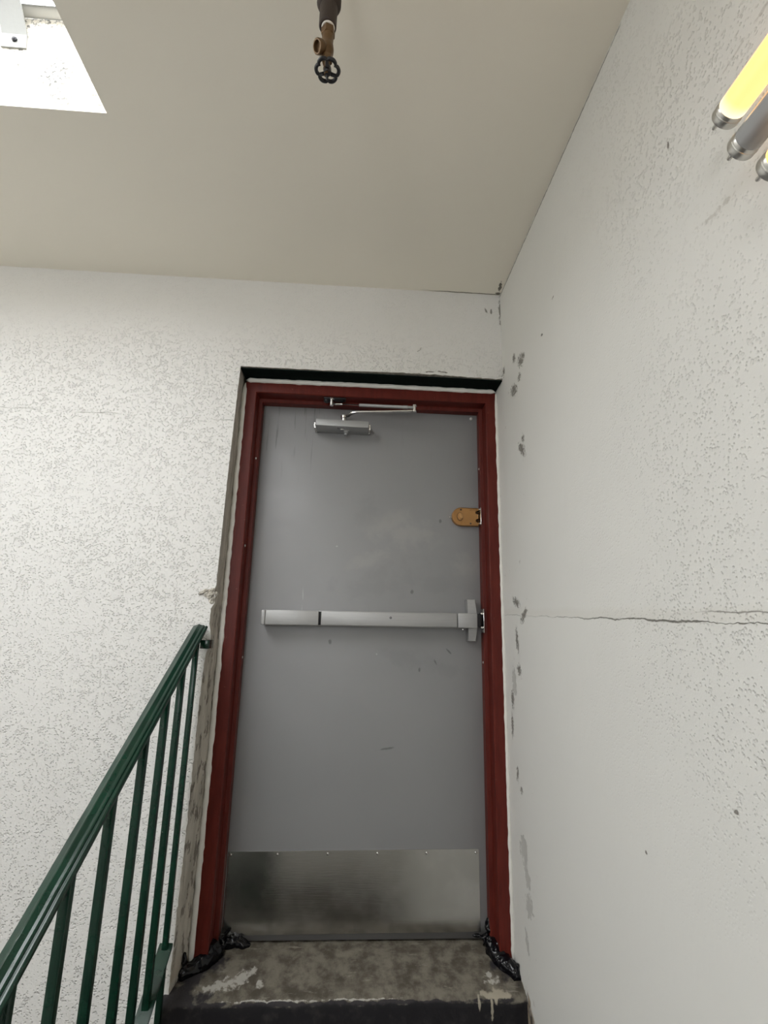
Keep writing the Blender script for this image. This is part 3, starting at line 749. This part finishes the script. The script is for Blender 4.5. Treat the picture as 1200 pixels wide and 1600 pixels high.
bm = new(); bm_lathe(bm, [(.0075, -.004), (.0085, .006), (.0095, .010), (.0118, .013), (.0122, .022), (.0110, .0235), (.0088, .0235), (.0075, .018)], (AX, VY - .002, 2.074), (-.72, -.45, -.52), 24); obj('spout', bm, M['brass_dark'], va)
bm = new(); bm_lathe(bm, [(.0052, 0), (.0052, -.016), (.0068, -.017), (.0068, -.022), (.0045, -.023), (.0045, -.034)], (AX + .002, VY, 2.048), (0, 0, 1), 18); obj('stem', bm, M['brass_dark'], va)
WX, WZ = AX + .003, 2.026
bm = new(); n1 = 72
ring = []
for i in range(n1 + 1):
    a = 2 * PI * i / n1; lob = abs(math.cos(3 * a)) ** .6
    ring.append((.0168 + .0036 * lob, a))
rr_ = []
for R_, a in ring[:-1]:
    c = Vector((WX + R_ * math.cos(a), VY + R_ * math.sin(a), WZ)); e = Vector((math.cos(a), math.sin(a), 0)); rr_.append([bm.verts.new(c + e * .0034 * math.cos(t) + Vector((0, 0, 1)) * .0034 * math.sin(t)) for t in [2 * PI * k / 10 for k in range(10)]])
for i in range(n1):
    a, b = rr_[i], rr_[(i + 1) % n1]
    for k in range(10): bm.faces.new((a[k], a[(k + 1) % 10], b[(k + 1) % 10], b[k]))
for k in range(3):
    a = 2 * PI * k / 3 + PI / 6
    bm_tube(bm, [(WX, VY, WZ - .004), (WX + .009 * math.cos(a), VY + .009 * math.sin(a), WZ - .003), (WX + .0175 * math.cos(a), VY + .0175 * math.sin(a), WZ)], [.0045, .0032, .003], 8)
bm_lathe(bm, [(.0062, .006), (.0070, .002), (.0070, -.006), (.0055, -.008)], (WX, VY, WZ), (0, 0, 1), 20)
obj('handwheel', bm, M['wheel'], va)
bm = new(); hexa(bm, .0046, WZ - .0125, WZ - .007, WX, VY); bm_lathe(bm, [(.0026, 0), (.0024, -.008), (.0008, -.0105)], (WX, VY, WZ - .012), (0, 0, 1), 12); obj('wheel_nut', bm, M['wheel'], va)

# ------------------------------------------------------------------ fluorescent tubes on the right-hand wall
def tube(zc, yend, mat, label):
    xc = .5050; r = .0190; y1 = yend - .030; y0 = y1 - 1.15
    t = thing('fluorescent_tube', (XR, (y0 + y1) / 2, zc), label, 'fluorescent tube', 'fluorescent tubes on the wall')
    bm = new(); bm_lathe(bm, [(.0165, 0), (r * .96, .0015), (r, .004), (r, 1.146), (r * .96, 1.1485), (.0165, 1.15)], (xc, y0, zc), (0, 1, 0), 40)
    obj('glass_tube', bm, M[mat], t)
    for ye, s in ((y1, 1), (y0, -1)):
        bm = new(); bm_lathe(bm, [(.0184, -.002), (.0191, 0), (.0191, .0030), (.0196, .0036), (.0196, .0050), (.0191, .0056), (.0191, .0120), (.0182, .0138), (.0150, .0144), (.0146, .0150), (.001, .0152)], (xc, ye, zc), (0, s, 0), 36)
        c = obj('end_cap', bm, M['cap'], t)
        for k in (-1, 1):
            bm = new(); bm_lathe(bm, [(.0058, -.002), (.0058, .0030), (.0045, .0042), (.0030, .0046), (.0030, .0105), (.0022, .0118), (.0005, .0122)], (xc + k * .0066, ye + s * .0150, zc + k * .002), (0, s, 0), 14)
            obj('pin', bm, M['cap'], c)
    for yy in (y1 - .22, y0 + .16):
        bm = new(); bm_box(bm, xc + .012, XR + .002, yy - .012, yy + .012, zc - .012, zc + .012, .002); obj('clip', bm, M['galv'], t)
tube(1.771, .556, 'litube', 'glowing yellow fluorescent tube, topmost on the cracked wall')
tube(1.698, .5395, 'offtube', 'unlit grey fluorescent tube below the glowing topmost one')
tube(1.624, .503, 'litube', 'lowest fluorescent tube, only its end cap and pins showing')

# ------------------------------------------------------------------ skylight guard
sg = thing('skylight_guard', (-1.38, .25, ZT), 'white steel rail and wire mesh guard over the skylight opening', 'skylight guard')
bm = new()
bm_tube(bm, [(HX0 - .05, 1.0875, ZT - .010), (HX1 + .10, 1.0875, ZT - .010)], .0155, 20); obj('rail', bm, M['rail'], sg)
bm = new(); bm_tube(bm, [(HX0 - .05, HY0, ZT - .010), (HX1 + .10, HY0, ZT - .010)], .0155, 20); obj('rail', bm, M['rail'], sg)
bm = new(); pit = .062; zz = ZT + .010
x0, x1, yy0, yy1 = HX0 - .05, HX1 + .10, HY0 - .02, 1.10
L = yy1 - yy0
k = x0 - L
while k < x1 + L:
    for s in (1, -1):
        # line x = k + s*(y-yy0)
        a, b = yy0, yy1
        lo, hi = (x0 - k) / s + yy0, (x1 - k) / s + yy0
        if lo > hi: lo, hi = hi, lo
        a, b = max(a, lo), min(b, hi)
        if b - a > .02:
            n_ = max(2, int((b - a) / (pit / 2)))
            bm_tube(bm, [(k + s * (a + (b - a) * i / n_ - yy0), a + (b - a) * i / n_, zz + s * .002) for i in range(n_ + 1)], .0016, 6)
    k += pit
obj('wire_mesh', bm, M['wire'], sg)['label'] = 'grey diamond wire mesh'
bm = new(); w0, w1 = -1.018, -.951
pr = [(1.1045, 2.575), (1.1045, 2.622), (1.096, 2.640), (1.068, 2.688), (1.058, 2.702), (1.060, 2.716), (1.074, 2.723)]
for x0_, x1_ in ((w0, w1),):
    A, B = [], []
    for i, (y, z) in enumerate(pr):
        p0 = Vector(pr[max(i - 1, 0)]); p1 = Vector(pr[min(i + 1, len(pr) - 1)]); t = (p1 - p0).normalized(); nn = Vector((t.y, -t.x)) * .0045
        sh = -.015 * (z - 2.575) / .14
        A.append([bm.verts.new((x + sh, y, z)) for x in (x0_, x1_)])
        B.append([bm.verts.new((x + sh, y - nn.x, z - nn.y)) for x in (x0_, x1_)])
    for i in range(len(pr) - 1):
        bm.faces.new((A[i][0], A[i][1], A[i + 1][1], A[i + 1][0])); bm.faces.new((B[i][0], B[i + 1][0], B[i + 1][1], B[i][1]))
        bm.faces.new((A[i][0], A[i + 1][0], B[i + 1][0], B[i][0])); bm.faces.new((A[i][1], B[i][1], B[i + 1][1], A[i + 1][1]))
    bm.faces.new((A[0][0], B[0][0], B[0][1], A[0][1])); bm.faces.new((A[-1][0], A[-1][1], B[-1][1], B[-1][0]))
st = obj('strap', bm, M['strap'], sg, angle=25); st['label'] = 'pale steel strap screwed to the shaft wall'
bm = new(); bm_lathe(bm, [(.007, 0), (.007, .003), (.003, .006)], (-.984, 1.0995, 2.600), (0, -1, 0), 14); obj('screw', bm, M['dkmetal'], st)

# ------------------------------------------------------------------ light
w = bpy.data.worlds.new('overcast'); S.world = w; w.use_nodes = True
bg = w.node_tree.nodes['Background']; bg.inputs[0].default_value = (.98, 1.0, 1.02, 1); bg.inputs[1].default_value = 7.8
pl = bpy.data.lights.new('skylight_portal', 'AREA'); pl.shape = 'RECTANGLE'; pl.size = HX1 - HX0; pl.size_y = HY1 - HY0
pl.cycles.is_portal = True
pw = bpy.data.lights.new('added_window_portal', 'AREA'); pw.shape = 'RECTANGLE'; pw.size = WX1 - WX0; pw.size_y = WZ1 - WZ0; pw.cycles.is_portal = True
pwo = bpy.data.objects.new('added_window_portal', pw); COL.objects.link(pwo); pwo.location = ((WX0 + WX1) / 2, -2.35, (WZ0 + WZ1) / 2); pwo.rotation_euler = (PI / 2, 0, 0)
po = bpy.data.objects.new('skylight_portal', pl); COL.objects.link(po); po.location = ((HX0 + HX1) / 2, (HY0 + HY1) / 2, ZT - .01)

# ------------------------------------------------------------------ camera
cd = bpy.data.cameras.new('camera'); cam = bpy.data.objects.new('camera', cd); COL.objects.link(cam)
R_ = ((0.9979672504253683, 0.05325100240162766, -0.03500996746145282), (-0.05978668894692303, 0.9725217352661646, -0.225004502754171), (0.022066238990684658, 0.22664025498156706, 0.9737285432391802))
right = Vector((R_[0][0], R_[1][0], R_[2][0])); fwd = Vector((R_[0][1], R_[1][1], R_[2][1])); up = Vector((R_[0][2], R_[1][2], R_[2][2]))
mw = Matrix.Identity(4)
for i in range(3): mw[i][0] = right[i]; mw[i][1] = up[i]; mw[i][2] = -fwd[i]
mw[0][3], mw[1][3], mw[2][3] = 0, 0, CAM_Z
cam.matrix_world = mw
cd.sensor_fit = 'AUTO'; cd.sensor_width = 36; cd.lens = 778.8428 / 1600 * 36; cd.clip_start = .01
S.camera = cam
S.view_settings.view_transform = 'Standard'; S.view_settings.look = 'None'; S.view_settings.gamma = 1; S.view_settings.use_curve_mapping = False
S.view_settings.exposure = 0.30
S.cycles.max_bounces = 10; S.cycles.diffuse_bounces = 7; S.cycles.adaptive_threshold = .015; S.cycles.use_denoising = True
